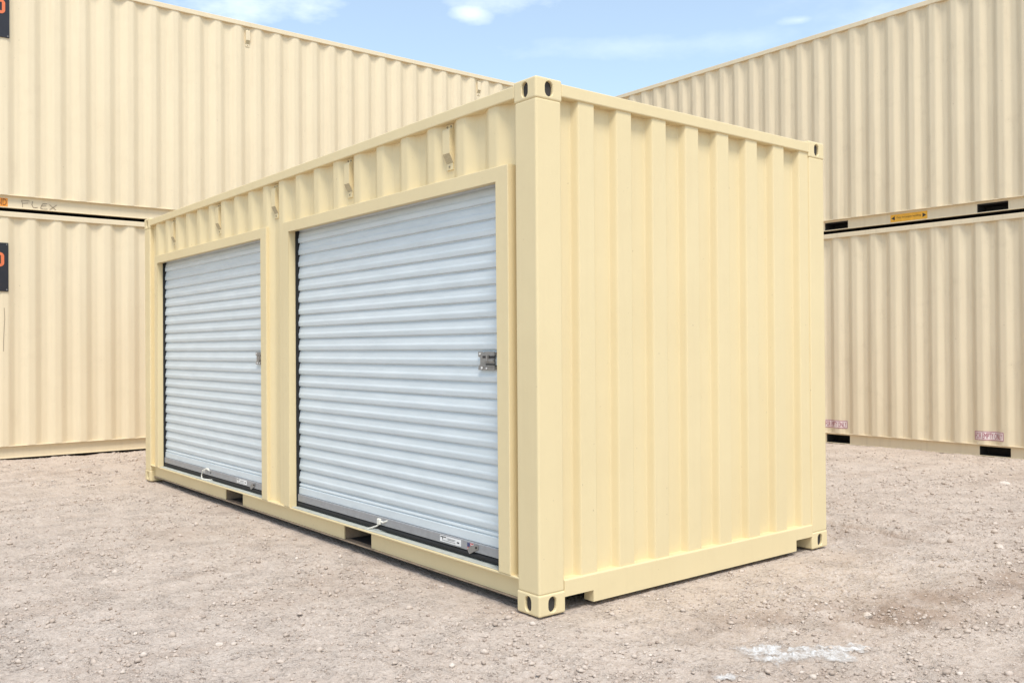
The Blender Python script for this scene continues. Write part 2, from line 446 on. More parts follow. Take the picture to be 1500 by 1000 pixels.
def frame_parts(root, L, W, H, mat, pockets, lip=0.164, low=0.042, pz=(0.050, 0.1545), web=0.044, lipx=0.002, topgap=0.014):
    castings(root, L, W, H, mat)
    zb, zt = CASTH, H - CASTH
    for ix in (0, 1):
        for iy in (0, 1):
            mb = MB()
            x0, x1 = (0.002, 0.165) if ix == 0 else (W - 0.165, W - 0.002)
            y0, y1 = (0.002, 0.165) if iy == 0 else (L - 0.165, L - 0.002)
            mb.box(x0, x1, y0, y1, zb - 0.004, zt + 0.004, 0, 0.011, 3); mb.build('corner_post', mat, root)
    rt = H - topgap; rb = rt - 0.064
    for ix in (0, 1):
        x0, x1 = (0.002, 0.062) if ix == 0 else (W - 0.062, W - 0.002)
        MB().box(x0, x1, CAST - 0.003, L - CAST + 0.003, rb, rt, 0, 0.006).build('top_side_rail', mat, root)
    for iy in (0, 1):
        y0, y1 = (0.002, 0.062) if iy == 0 else (L - 0.062, L - 0.002)
        MB().box(CAST - 0.003, W - CAST + 0.003, y0, y1, rb, rt, 0, 0.006).build('top_end_rail', mat, root)
    # bottom side rails: channel with an upper lip, a set back web and a lower flange, pierced by the fork pockets
    for ix in (0, 1):
        def X(a, b): return (a, b) if ix == 0 else (W - b, W - a)
        mb = MB(); a, b = X(lipx, web + 0.04); mb.box(a, b, CAST - 0.012, L - CAST + 0.012, lip - 0.010, lip, 0, 0.002, 1)
        cuts = [CAST - 0.01] + [q for p in pockets for q in p] + [L - CAST + 0.01]
        a, b = X(web, web + 0.008); zl = lip - 0.0095
        for y0, y1 in zip(cuts[0::2], cuts[1::2]): mb.box(a, b, y0, y1, low + 0.008, zl)
        for y0, y1 in pockets:
            if pz[0] > low + 0.010: mb.box(a, b, y0, y1, low + 0.008, pz[0])
            if pz[1] < zl - 0.002: mb.box(a, b, y0, y1, pz[1], zl)
        a, b = X(web - 0.012, web + 0.04); mb.box(a, b, CAST - 0.01, L - CAST + 0.01, low, low + 0.0085, 1, 0.002, 1)
        mb.build('bottom_side_rail', [mat, M_DIRT_SHADE if L < 7 else mat], root)
    wx = web + 0.004
    for p in pockets:
        mb = MB()
        mb.box(wx, W - wx, p[0] - 0.006, p[0] - 0.001, pz[0] + 0.002, pz[1] - 0.001, 0); mb.box(wx, W - wx, p[1] + 0.001, p[1] + 0.006, pz[0] + 0.002, pz[1] - 0.001, 0)
        mb.box(web + 0.045, W - web - 0.045, p[0] - 0.001, p[1] + 0.001, pz[1] - 0.006, pz[1] - 0.001, 1)
        mb.box(web + 0.045, W - web - 0.045, p[0] - 0.001, p[1] + 0.001, pz[0] - 0.006, pz[0] - 0.001, 1)
        mb.box(0.30, 0.31, p[0] - 0.001, p[1] + 0.001, pz[0], pz[1] - 0.007, 1)  # added plug, keeps light from coming through the tunnel
        mb.build('fork_pocket', [M_DIRT_SHADE if L < 7 else M_DARK, M_DARK], root)  # brown and near-black insides: pocket shade put into the colour
    for iy in (0, 1):
        def Yr(a, b): return (a, b) if iy == 0 else (L - b, L - a)
        mb = MB(); a, b = Yr(0.002, 0.070)
        x0, x1 = CAST - 0.006, W - CAST + 0.006
        # sill with a notch next to each casting
        poly = [(x0, 0.074), (0.359, 0.074), (0.359, 0.016), (2.098, 0.016), (2.098, 0.082), (x1, 0.082), (x1, 0.157), (x0, 0.157)]
        bm = bmesh.new()
        f1 = [bm.verts.new((p[0], a, p[1])) for p in poly]; f2 = [bm.verts.new((p[0], b, p[1])) for p in poly]
        n = len(poly); bm.faces.new(f1); bm.faces.new(f2[::-1])
        for i in range(n): bm.faces.new((f1[(i + 1) % n], f1[i], f2[i], f2[(i + 1) % n]))
        top = [e for e in bm.edges if abs(e.verts[0].co.z - 0.157) < 1e-6 and abs(e.verts[1].co.z - 0.157) < 1e-6 and abs(e.verts[0].co.y - e.verts[1].co.y) < 1e-6]
        bmesh.ops.bevel(bm, geom=top, offset=0.007, segments=2, affect='EDGES', profile=0.5)
        mb.addbm(bm); mb.build('bottom_end_sill', mat, root)
    MB().box(0.05, W - 0.05, 0.05, L - 0.05, H - 0.05, H - 0.022).build('roof_panel', M_ROOF, root)
    MB().box(0.078, W - 0.078, 0.078, L - 0.078, 0.1535, 0.160).build('floor_deck', M_DARK, root)


def end_panel(root, iy, L, W, H, mat, prm):
    y = 0.012 if iy == 0 else L - 0.012; s = 1 if iy == 0 else -1
    mb = corrugated(0.150, W - 0.150, prm, lambda t, d, z: (t, y + s * d, z), lambda t: [(0.150, H - 0.070)], 0.005)
    mb.build('end_panel', mat, root)


def side_panel(root, ix, L, W, H, mat, prm, zr=None, r=0.014, lip=0.164):
    x = 0.014 if ix == 0 else W - 0.014; s = 1 if ix == 0 else -1
    zr = zr or (lambda t: [(lip - 0.005, H - 0.050)])
    corrugated(0.150, L - 0.150, prm, lambda t, d, z: (x + s * d, t, z), zr, r).build('side_panel', mat, root)


def vent(root, yc, zt, mat, w=0.068, x=0.048):
    """hooded air vent: tab, hood, slanting mesh opening, lower tab"""
    mb = MB(); y0, y1 = yc - w / 2, yc + w / 2
    hx = x - 0.030
    mb.prism([(hx, zt - 0.012), (hx + 0.004, zt), (x + 0.004, zt), (x + 0.004, zt - 0.19), (x - 0.004, zt - 0.185), (hx, zt - 0.135)], 1, y0, y1)
    mb.box(x - 0.006, x + 0.002, y0 + 0.004, y1 - 0.004, zt - 0.222, zt - 0.186)
    mb.box(x - 0.006, x + 0.002, y0 + 0.004, y1 - 0.004, zt - 0.001, zt + 0.028)
    o = mb.build('air_vent', mat, root)
    g = MB(); ya, yb = y0 + 0.006, y1 - 0.006
    e = 0.0015
    g.add([(hx - e, ya, zt - 0.137), (hx - e, yb, zt - 0.137), (x - 0.005 - e, yb, zt - 0.185), (x - 0.005 - e, ya, zt - 0.185),
           (hx + 0.004, ya, zt - 0.135), (hx + 0.004, yb, zt - 0.135), (x - 0.001, yb, zt - 0.181), (x - 0.001, ya, zt - 0.181)],
          [(0, 1, 2, 3), (4, 7, 6, 5), (0, 4, 5, 1), (1, 5, 6, 2), (2, 6, 7, 3), (3, 7, 4, 0)])
    g.build('vent_grille', M_VENTG, o)
    for yy, zz in ((yc, zt - 0.205), (y0 + 0.016, zt + 0.014), (y1 - 0.016, zt + 0.014)): MB().disc((x - 0.006, yy, zz), 0.006, -0.004, (1, 0, 0), 8).build('vent_screw', M_SCREW, o)
    return o


# ------------------------------------------------------------------ ground
_perm = rng.permutation(512)


def perlin(x, y):
    xi, yi = np.floor(x).astype(int), np.floor(y).astype(int); xf, yf = x - xi, y - yi
    u = xf * xf * xf * (xf * (xf * 6 - 15) + 10); v = yf * yf * yf * (yf * (yf * 6 - 15) + 10)

    def g(ix, iy, dx, dy):
        h = _perm[(_perm[ix % 512] + iy) % 512] / 512 * 2 * np.pi
        return np.cos(h) * dx + np.sin(h) * dy
    a = g(xi, yi, xf, yf); b = g(xi + 1, yi, xf - 1, yf); c = g(xi, yi + 1, xf, yf - 1); d = g(xi + 1, yi + 1, xf - 1, yf - 1)
    return (a * (1 - u) + b * u) * (1 - v) + (c * (1 - u) + d * u) * v


def fbm(x, y, o=4, gain=0.5):
    s = 0; a = 1.0
    for k in range(o): s = s + a * perlin(x * 2 ** k + 17.3 * k, y * 2 ** k - 9.1 * k); a *= gain
    return s


def sstep(a, b, t):
    t = np.clip((t - a) / (b - a), 0, 1); return t * t * (3 - 2 * t)


def gz(x, y):
    x = np.asarray(x, float); y = np.asarray(y, float)
    z = 0.020 * fbm(x * 0.55, y * 0.55, 3) + 0.014 * fbm(x * 2.6, y * 2.6, 3) + 0.008 * fbm(x * 9, y * 9, 2, 0.6) + 0.008 * sstep(0.12, 0.34, fbm(x * 24 + 5, y * 24, 3, 0.6)) * (0.4 + np.clip(fbm(x * 3 - 4, y * 3, 2) + 0.5, 0, 1)) + 0.004 * fbm(x * 33, y * 33, 2, 0.7)
    # a wheel rut running past the right end of the container
    xr = 3.12 + 0.05 * np.sin(y * 2.7) + 0.02 * np.sin(y * 9); win = sstep(-0.75, -0.3, y) * (1 - sstep(0.8, 1.6, y))
    z = z + win * (-0.016 * np.exp(-((x - xr) / 0.035) ** 2) + 0.014 * np.exp(-((x - xr - 0.09) / 0.06) ** 2))
    near = 1 - sstep(0.0, 0.45, np.maximum(np.maximum(-x, x - 2.44), np.maximum(-y, y - 6.06)))
    z = z * (1 - 0.72 * near) - 0.006 - 0.004 * near
    # scuffed, heaped earth right of the lime patch
    q = np.exp(-(((x - 1.25) * 0.75 - (y + 0.98) * 0.66) / 0.55) ** 2 - (((x - 1.25) * 0.66 + (y + 0.98) * 0.75) / 0.22) ** 2)
    z = z + q * (0.012 + 0.02 * fbm(x * 9, y * 9, 3, 0.65))
    far = np.minimum(1, np.maximum(0, (np.hypot(x - 3, y - 3) - 30) / 60)); z = z * (1 - far)
    return z - 0.078 * sstep(2.6, 8.6, x)


def axis(segs, far):
    a = [segs[0][0]]
    for lo, hi, st in segs:
        n = int(round((hi - lo) / st)); a += list(np.linspace(lo, hi, n + 1)[1:])
    st = segs[-1][2]; v = a[-1]; up = []
    while v < far: st *= 1.25; v += st; up.append(v)
    st = segs[0][2]; v = a[0]; dn = []
    while v > -far: st *= 1.25; v -= st; dn.append(v)
    return np.array(dn[::-1] + a + up)


def make_ground():
    xs = axis([(-3.4, -2.4, 0.05), (-2.4, 2.2, 0.011), (2.2, 3.6, 0.016), (3.6, 9.0, 0.04)], 400); ys = axis([(-2.2, 0.6, 0.011), (0.6, 2.4, 0.017), (2.4, 9.0, 0.04)], 400)
    Xg, Yg = np.meshgrid(xs, ys); Z = gz(Xg, Yg)
    n, m_ = len(ys), len(xs)
    co = np.stack([Xg, Yg, Z], -1).reshape(-1, 3)
    i = np.arange(n * m_).reshape(n, m_)
    q = np.stack([i[:-1, :-1], i[:-1, 1:], i[1:, 1:], i[1:, :-1]], -1).reshape(-1, 4)
    me = bpy.data.meshes.new('ground'); me.vertices.add(len(co)); me.vertices.foreach_set('co', co.ravel())
    me.loops.add(q.size); me.loops.foreach_set('vertex_index', q.ravel().astype(np.int32))
    me.polygons.add(len(q)); me.polygons.foreach_set('loop_start', np.arange(0, q.size, 4, dtype=np.int32))
    me.polygons.foreach_set('use_smooth', np.ones(len(q), bool)); me.update(); me.validate()
    # damp, scuffed earth; also a darker line and patch by the rut
    x, y = Xg, Yg
    wob = fbm(x * 3.1, y * 3.1, 4, 0.6)
    d1 = np.exp(-(((x - 1.2) * 0.8 - (y + 0.98) * 0.6) / 0.50) ** 2 - (((x - 1.2) * 0.6 + (y + 0.98) * 0.8) / 0.16) ** 2)
    t = (x - 1.2) / 1.6; yc = -0.95 - 0.10 * t
    d2 = np.exp(-((y - yc - 0.12 * np.sin(x * 2)) / 0.17) ** 2) * sstep(1.0, 1.5, x) * (1 - sstep(2.6, 4.0, x)) * 0.75
    d3 = np.exp(-((y - 0.05) / 0.5) ** 2) * (0.75 * np.exp(-((x - 3.12 - 0.05 * np.sin(y * 2.7) - 0.02 * np.sin(y * 9)) / 0.035) ** 2) + 0.25 * np.exp(-((x - 2.85) / 0.2) ** 2))
    d4 = np.exp(-((x - 0.15) / 0.35) ** 2 - ((y + 1.2) / 0.22) ** 2) * 0.55
    d = np.clip((d1 + d2 + d3 + d4) * (1.0 + 1.6 * wob), 0, 1)
    d = np.clip(d + 0.28 * sstep(0.12, 0.5, fbm(x * 0.8 + 3, y * 1.9, 4, 0.6)), 0, 1)
    at = me.attributes.new('damp_and_rut', 'FLOAT', 'POINT'); at.data.foreach_set('value', d.ravel().astype(np.float32))
    me.materials.append(M_GROUND); o = link('ground', me); o['kind'] = 'structure'; o['label'] = 'pale crushed limestone yard'
    return o


make_ground()

# ------------------------------------------------------------------ the four stacked containers behind
WEB = 0.062; HC = 2.896; L40 = 12.192; W8 = 2.438
SIDE = (0.072, 0.070, 0.070, 0.036)          # outer flat, slope, inner flat, depth
BG_END = (0.285, 0.110, 0.018, 0.104, 0.0456)


def background_container(label, loc, rotz, mat, side_prm, pockets, group, H=HC, lip=0.164, low=0.03, pz=(0.05, 0.15)):
    r = thing('shipping_container', label, 'container', loc, rotz, group)
    frame_parts(r, L40, W8, H, mat, pockets, lip, low, pz, WEB, 0.0165, 0.004)
    side_panel(r, 0, L40, W8, H, mat, side_prm, lip=lip); side_panel(r, 1, L40, W8, H, mat, side_prm, lip=lip)
    end_panel(r, 0, L40, W8, H, mat, BG_END); end_panel(r, 1, L40, W8, H, mat, BG_END)
    return r


XR = 7.50                                     # right end of the left stack; its local y runs to the left
PL = 0.2855
a_, s_, b_, d_ = 0.076, 0.070, 0.0695, 0.036
# slopes that face right start (going right) at x=-0.745: an outer flat ends there
tl = XR - (-0.745)                            # local y where an outer flat begins (it runs to larger local y)
PRM_L = (tl % PL, a_, s_, b_, d_)
LEFT_LOW = background_container('beige container at bottom of left stack, resting on the gravel under another container', (XR, 8.75, 0.008), math.pi / 2, M_BGL, PRM_L, [], 'stacked containers behind', 2.932, 0.166, 0.014)
LEFT_UP = background_container('beige container on top of left stack with FLEX scrawled on its rail', (XR, 8.75, 2.939), math.pi / 2, M_BGL, PRM_L, [], 'stacked containers behind', 2.891, 0.200, 0.048)
YR0 = -3.62
PR = 0.2785
PRM_R = ((3.811 - 0.085 - YR0) % PR, 0.076, 0.066, 0.0705, 0.036)
pk = [(1.482 - YR0, 1.850 - YR0), (3.60 - YR0, 3.96 - YR0)]
RIGHT_LOW = background_container('tan container at bottom of right stack with red FOR EMPTY ONLY markings', (8.67, YR0, -0.095), 0, M_BGR, PRM_R, pk, 'stacked containers behind', 2.956, 0.162, 0.010, (0.022, 0.134))
RIGHT_UP = background_container('tan container on top of right stack with amber arrow label', (8.67, YR0, 2.861), 0, M_BGR, PRM_R, pk, 'stacked containers behind', 2.870, 0.199, 0.050, (0.061, 0.166))


# dark gap shims between stacked containers are the castings themselves; vents on the left upper one
def bg_vent(root, ycl):
    k = round((ycl - PRM_L[0] - a_ - s_ - b_ / 2) / PL); vent(root, PRM_L[0] + a_ + s_ + b_ / 2 + k * PL, 2.891 - 0.115, M_BGL, 0.062)


for xx in (2.243, 6.196): bg_vent(LEFT_UP, XR - xx)


def flat_sign(root, y_right, z0, z1, width, letter_z):
    """dark sign plate on the left stack; local y grows to the left"""
    mb = MB(); y0 = y_right; y1 = y_right + width
    mb.box(0.000, 0.012, y0, y1, z0, z1, 0, 0.002, 1)
    o = mb.build('sign_plate', M_NAVY, root)
    # last letter: a rounded block letter
    lz0, lz1 = letter_z; ya = y0 + 0.045; yb = ya + 0.125; t = 0.034; r = 0.045
    path = []
    for cy_, cz_, a0 in ((ya + r, lz1 - r, 90), (ya + r, lz0 + r, 180)):
        for k in range(7):
            a = math.radians(a0 + k * 15); path.append((cy_ + r * math.cos(a), cz_ + r * math.sin(a)))
    path = [(yb, lz1)] + path + [(yb, lz0)]
    g = MB(); n = len(path)
    ins = []
    cyc, czc = (ya + t + max(r - t, 0.012)), None
    for (py, pz) in path:
        ins.append((max(py, ya + t) if py < yb else yb - t * 0 , min(max(pz, lz0 + t), lz1 - t)))
    vs = [(-0.0025, p[0], p[1]) for p in path] + [(-0.0025, p[0], p[1]) for p in ins]
    vs += [(0.001, p[0], p[1]) for p in path] + [(0.001, p[0], p[1]) for p in ins]
    fs = []
    for i in range(n - 1):
        fs += [(i, i + 1, n + i + 1, n + i), (2 * n + i, 2 * n + i + 1, 3 * n + i + 1, 3 * n + i), (i, i + 1, 2 * n + i + 1, 2 * n + i), (n + i, n + i + 1, 3 * n + i + 1, 3 * n + i)]
    g.add(vs, fs); g.box(-0.0025, 0.001, yb, yb + t, lz0, lz1)
    g.build('sign_letter', M_ORANGE, o)
    for yy in (y0 + 0.018, y1 - 0.018):
        for zz in (z0 + 0.02, z1 - 0.02): MB().disc((0.0, yy, zz), 0.007, -0.004, (1, 0, 0), 8).build('sign_screw', M_GALV, o)


flat_sign(LEFT_UP, XR + 0.728, 4.985 - 2.939, 5.56 - 2.939, 0.80, (5.262 - 2.939, 5.43 - 2.939))
flat_sign(LEFT_LOW, XR + 0.746, 1.99 - 0.006, 2.562 - 0.006, 0.80, (2.280 - 0.006, 2.448 - 0.006))


def ribbon(mb, pts, w, x, mi=0):
    for (a, b) in zip(pts[:-1], pts[1:]):
        a, b = Vector(a), Vector(b); d = (b - a); n = Vector((-d.y, d.x)).normalized() * w / 2; e = d.normalized() * w * 0.3
        q = [a - e + n, a - e - n, b + e - n, b + e + n]
        mb.add([(x, p.x, p.y) for p in q] + [(x + 0.002, p.x, p.y) for p in q], [(0, 1, 2, 3), (4, 5, 6, 7), (0, 1, 5, 4), (2, 3, 7, 6), (1, 2, 6, 5), (3, 0, 4, 7)])


def scrawl(root):
    """FLEX, handwritten on the bottom rail; u runs to the right in the picture (-local y)"""
    mb = MB(); y0 = XR + 0.596; z0 = 2.990 - 2.939

    def P(u, v): return (y0 - u, z0 + 0.021 + v * 0.82)
    st = [[(0.012, 0.0), (0.010, 0.050), (0.0, 0.092)], [(0.0, 0.092), (0.055, 0.096), (0.085, 0.092)], [(0.010, 0.052), (0.07, 0.062)],
          [(0.118, 0.092), (0.112, 0.040), (0.126, 0.006), (0.150, 0.004), (0.172, 0.010)],
          [(0.275, 0.074), (0.232, 0.070), (0.214, 0.040), (0.206, 0.002), (0.235, -0.008), (0.280, -0.002)], [(0.214, 0.036), (0.266, 0.044)],
          [(0.306, 0.064), (0.335, 0.034), (0.374, -0.004)], [(0.384, 0.068), (0.345, 0.030), (0.306, -0.006)]]
    for grp in ((0, 1, 2), (3,), (4, 5), (6, 7)):
        mb = MB()
        for i in grp: ribbon(mb, [P(*p) for p in st[i]], 0.0055, WEB - 0.0035 - 0.0003 * i)
        mb.build('scrawled_letter', M_PENCIL, root)


scrawl(LEFT_UP)


def letters(mb, body, height, place, width=None, mi=1, cuts=0):
    vs, fs, w, h = text_polys(body, 1.0, cuts=cuts)
    sx = (width / w) if width else height / h
    mb.add([place(v[0] * sx, v[1] * height / h) for v in vs], fs, mi)


def orange_label(root):
    mb = MB(); yr = XR + 0.742; z0, z1 = 0.060, 0.160
    mb.box(WEB - 0.0028, WEB + 0.001, yr, yr + 0.36, z0, z1)
    letters(mb, 'ND', 0.078, lambda u, v: (WEB - 0.0042, yr + 0.104 - u, z0 + 0.014 + v), 0.092)
    mb.build('orange_label', [M_LABELO, M_OINK], root)


orange_label(LEFT_UP)


def amber_label(root):
    y1, y0 = 2.978 - YR0, 2.477 - YR0; z0, z1 = 0.064, 0.164
    mb = MB(); mb.box(WEB - 0.0028, WEB + 0.001, y0, y1, z0, z1)
    zc = (z0 + z1) / 2; x = WEB - 0.0042
    for yy, s in ((y1 - 0.012, -1), (y0 + 0.012, 1)):
        mb.add([(x, yy, zc), (x, yy + s * 0.05, zc + 0.028), (x, yy + s * 0.05, zc - 0.028)], [(0, 1, 2)], 1)
    letters(mb, 'Only for empty handling', 0.030, lambda u, v: (x, y1 - 0.085 - u, zc - 0.012 + v), 0.33)
    mb.build('amber_arrow_label', [M_YELLOW, M_INK], root)


amber_label(RIGHT_UP)


def empty_only(root, yl, zc):
    """stencil over the corrugation: u runs right in the picture = -local y"""
    w, h = 0.352, 0.112; z0 = zc - h / 2
    def X(y, off): return 0.014 + corr_soft(y, PRM_R, 0.014) - off
    mb = MB(); n = 44
    def strip(u0, u1, v0, v1, off, mi):
        for i in range(n):
            ua, ub = u0 + (u1 - u0) * i / n, u0 + (u1 - u0) * (i + 1) / n
            mb.add([(X(yl - u, off), yl - u, z0 + v) for u, v in ((ua, v0), (ub, v0), (ub, v1), (ua, v1))], [(0, 1, 2, 3)], mi)
    strip(0, w, 0, h, 0.0030, 0)
    t = 0.007
    for v0 in (0.003, h - 0.003 - t): strip(0.003, w - 0.003, v0, v0 + t, 0.004, 1)
    for u0 in (0.003, w - 0.003 - t):
        mb.add([(X(yl - u, 0.004), yl - u, z0 + v) for u, v in ((u0, t), (u0 + t, t), (u0 + t, h - t), (u0, h - t))], [(0, 1, 2, 3)], 1)
    letters(mb, 'FOR EMPTY ONLY', 0.072, lambda u, v: (X(yl - 0.018 - u, 0.0070), yl - 0.018 - u, z0 + 0.020 + v), w - 0.036, 1, 48)
    mb.build('stencilled_label', [M_PINK, M_RED], root)


empty_only(RIGHT_LOW, 1.893 - YR0, 0.171 + 0.095)
empty_only(RIGHT_LOW, 3.624 + 0.352 - YR0, 0.190 + 0.095)


def scuffs(root):
    mb = MB(); y = XR + 0.790
    ribbon(mb, [(y, 1.79), (y - 0.006, 1.66), (y + 0.001, 1.55), (y + 0.006, 1.40), (y + 0.008, 1.28)], 0.006, 0.0125)
    mb.build('scuff_mark', M_PENCIL, root)


scuffs(LEFT_LOW)

# ------------------------------------------------------------------ the storage container in front
L20, H20 = 6.058, 2.591
MAIN = thing('storage_container', 'cream steel storage container with two white roll-up doors, standing alone in front', 'container')
POCK = [(1.660, 2.010), (3.690, 4.050)]
frame_parts(MAIN, L20, W8, H20, M_MAIN, POCK)
end_panel(MAIN, 0, L20, W8, H20, M_MAIN, (0.287, 0.110, 0.020, 0.120, 0.042))
end_panel(MAIN, 1, L20, W8, H20, M_MAIN, (0.287, 0.110, 0.020, 0.120, 0.042))
OPEN = [(0.313, 2.735), (3.217, 5.657)]; FO = [(0.218, 2.826), (3.118, 5.735)]; ZTI, ZTO = 2.130, 2.200
PM = 0.2812; PRM_M = (0.323 - PM, 0.072, 0.069, 0.0712, 0.036)


def main_zr(t):
    for a, b in FO:
        if a + 0.03 < t < b - 0.03: return [(ZTO - 0.03, H20 - 0.070)]
    return [(0.160, H20 - 0.070)]


side_panel(MAIN, 0, L20, W8, H20, M_MAIN, PRM_M, main_zr)
side_panel(MAIN, 1, L20, W8, H20, M_MAIN, PRM_M)
for k in range(5): vent(MAIN, PRM_M[0] + 0.072 + 0.069 + 0.0356 + PM * (2 + 4 * k), 2.484 - 0.004 * (k > 1), M_MAIN)

SP = 0.0851


def slat_mesh(y0, y1):
    prof = [(0.0, 0.000), (-0.003, 0.0012), (-0.012, 0.0030), (-0.034, 0.0062), (-0.043, 0.0098), (-0.048, 0.0106), (-0.053, 0.0104), (-0.066, 0.0094), (-0.0725, 0.0084), (-0.0742, -0.0020), (-0.0790, -0.0034), (-0.0815, -0.0018), (-SP, 0.0)]
    mb = MB(); n = len(prof)
    for ya, yb in ((y0, y1),):
        vs = [(-o, ya, z) for z, o in prof] + [(-o, yb, z) for z, o in prof]
        vs += [(-o + 0.0012, ya, z) for z, o in prof] + [(-o + 0.0012, yb, z) for z, o in prof]
        fs = [(i, i + 1, n + i + 1, n + i) for i in range(n - 1)] + [(2 * n + i, 3 * n + i, 3 * n + i + 1, 2 * n + i + 1) for i in range(n - 1)]
        fs += [(i, 2 * n + i, 2 * n + i + 1, i + 1) for i in range(n - 1)] + [(n + i, n + i + 1, 3 * n + i + 1, 3 * n + i) for i in range(n - 1)]
        mb.add(vs, fs)
    o = mb.build('slat', M_SLAT, MAIN, smooth=False); return o


def cord(door, yc, variant):
    mb = MB(); x = 0.058
    if variant == 0:
        mb.box(x - 0.012, x + 0.012, yc - 0.020, yc + 0.016, 0.206, 0.244, 0, 0.006)
        mb.tube([(x, yc - 0.016, 0.228), (x - 0.004, yc - 0.05, 0.226), (x, yc - 0.085, 0.238), (x + 0.006, yc - 0.10, 0.246)], 0.0055)
        mb.tube([(x, yc, 0.21), (x - 0.010, yc + 0.016, 0.196), (x - 0.022, yc + 0.075, 0.176), (x - 0.024, yc + 0.098, 0.1705), (x - 0.018, yc + 0.085, 0.1695), (x + 0.003, yc + 0.02, 0.1695), (x + 0.014, yc - 0.04, 0.1695),
                 (x + 0.020, yc - 0.062, 0.1695), (x + 0.028, yc - 0.05, 0.1695), (x + 0.020, yc, 0.1695), (x + 0.004, yc + 0.06, 0.1695)], 0.005)
    else:
        mb.tube([(x + 0.01, yc - 0.03, 0.236), (x - 0.012, yc + 0.03, 0.262), (x - 0.028, yc + 0.075, 0.240), (x - 0.034, yc + 0.085, 0.196), (x - 0.034, yc + 0.070, 0.1695), (x - 0.02, yc + 0.02, 0.1695), (x + 0.004, yc - 0.05, 0.1695), (x + 0.010, yc - 0.065, 0.1755)], 0.005)
        mb.tube([(x + 0.01, yc - 0.03, 0.236), (x - 0.006, yc + 0.012, 0.264), (x - 0.018, yc + 0.055, 0.248), (x - 0.020, yc + 0.06, 0.23)], 0.0045)
        mb.box(x + 0.000, x + 0.020, yc - 0.050, yc - 0.020, 0.216, 0.244, 0, 0.006)
        mb.box(x - 0.002, x + 0.020, yc - 0.078, yc - 0.050, 0.1655, 0.188, 0, 0.006)
    mb.build('pull_cord', M_ROPE, door)


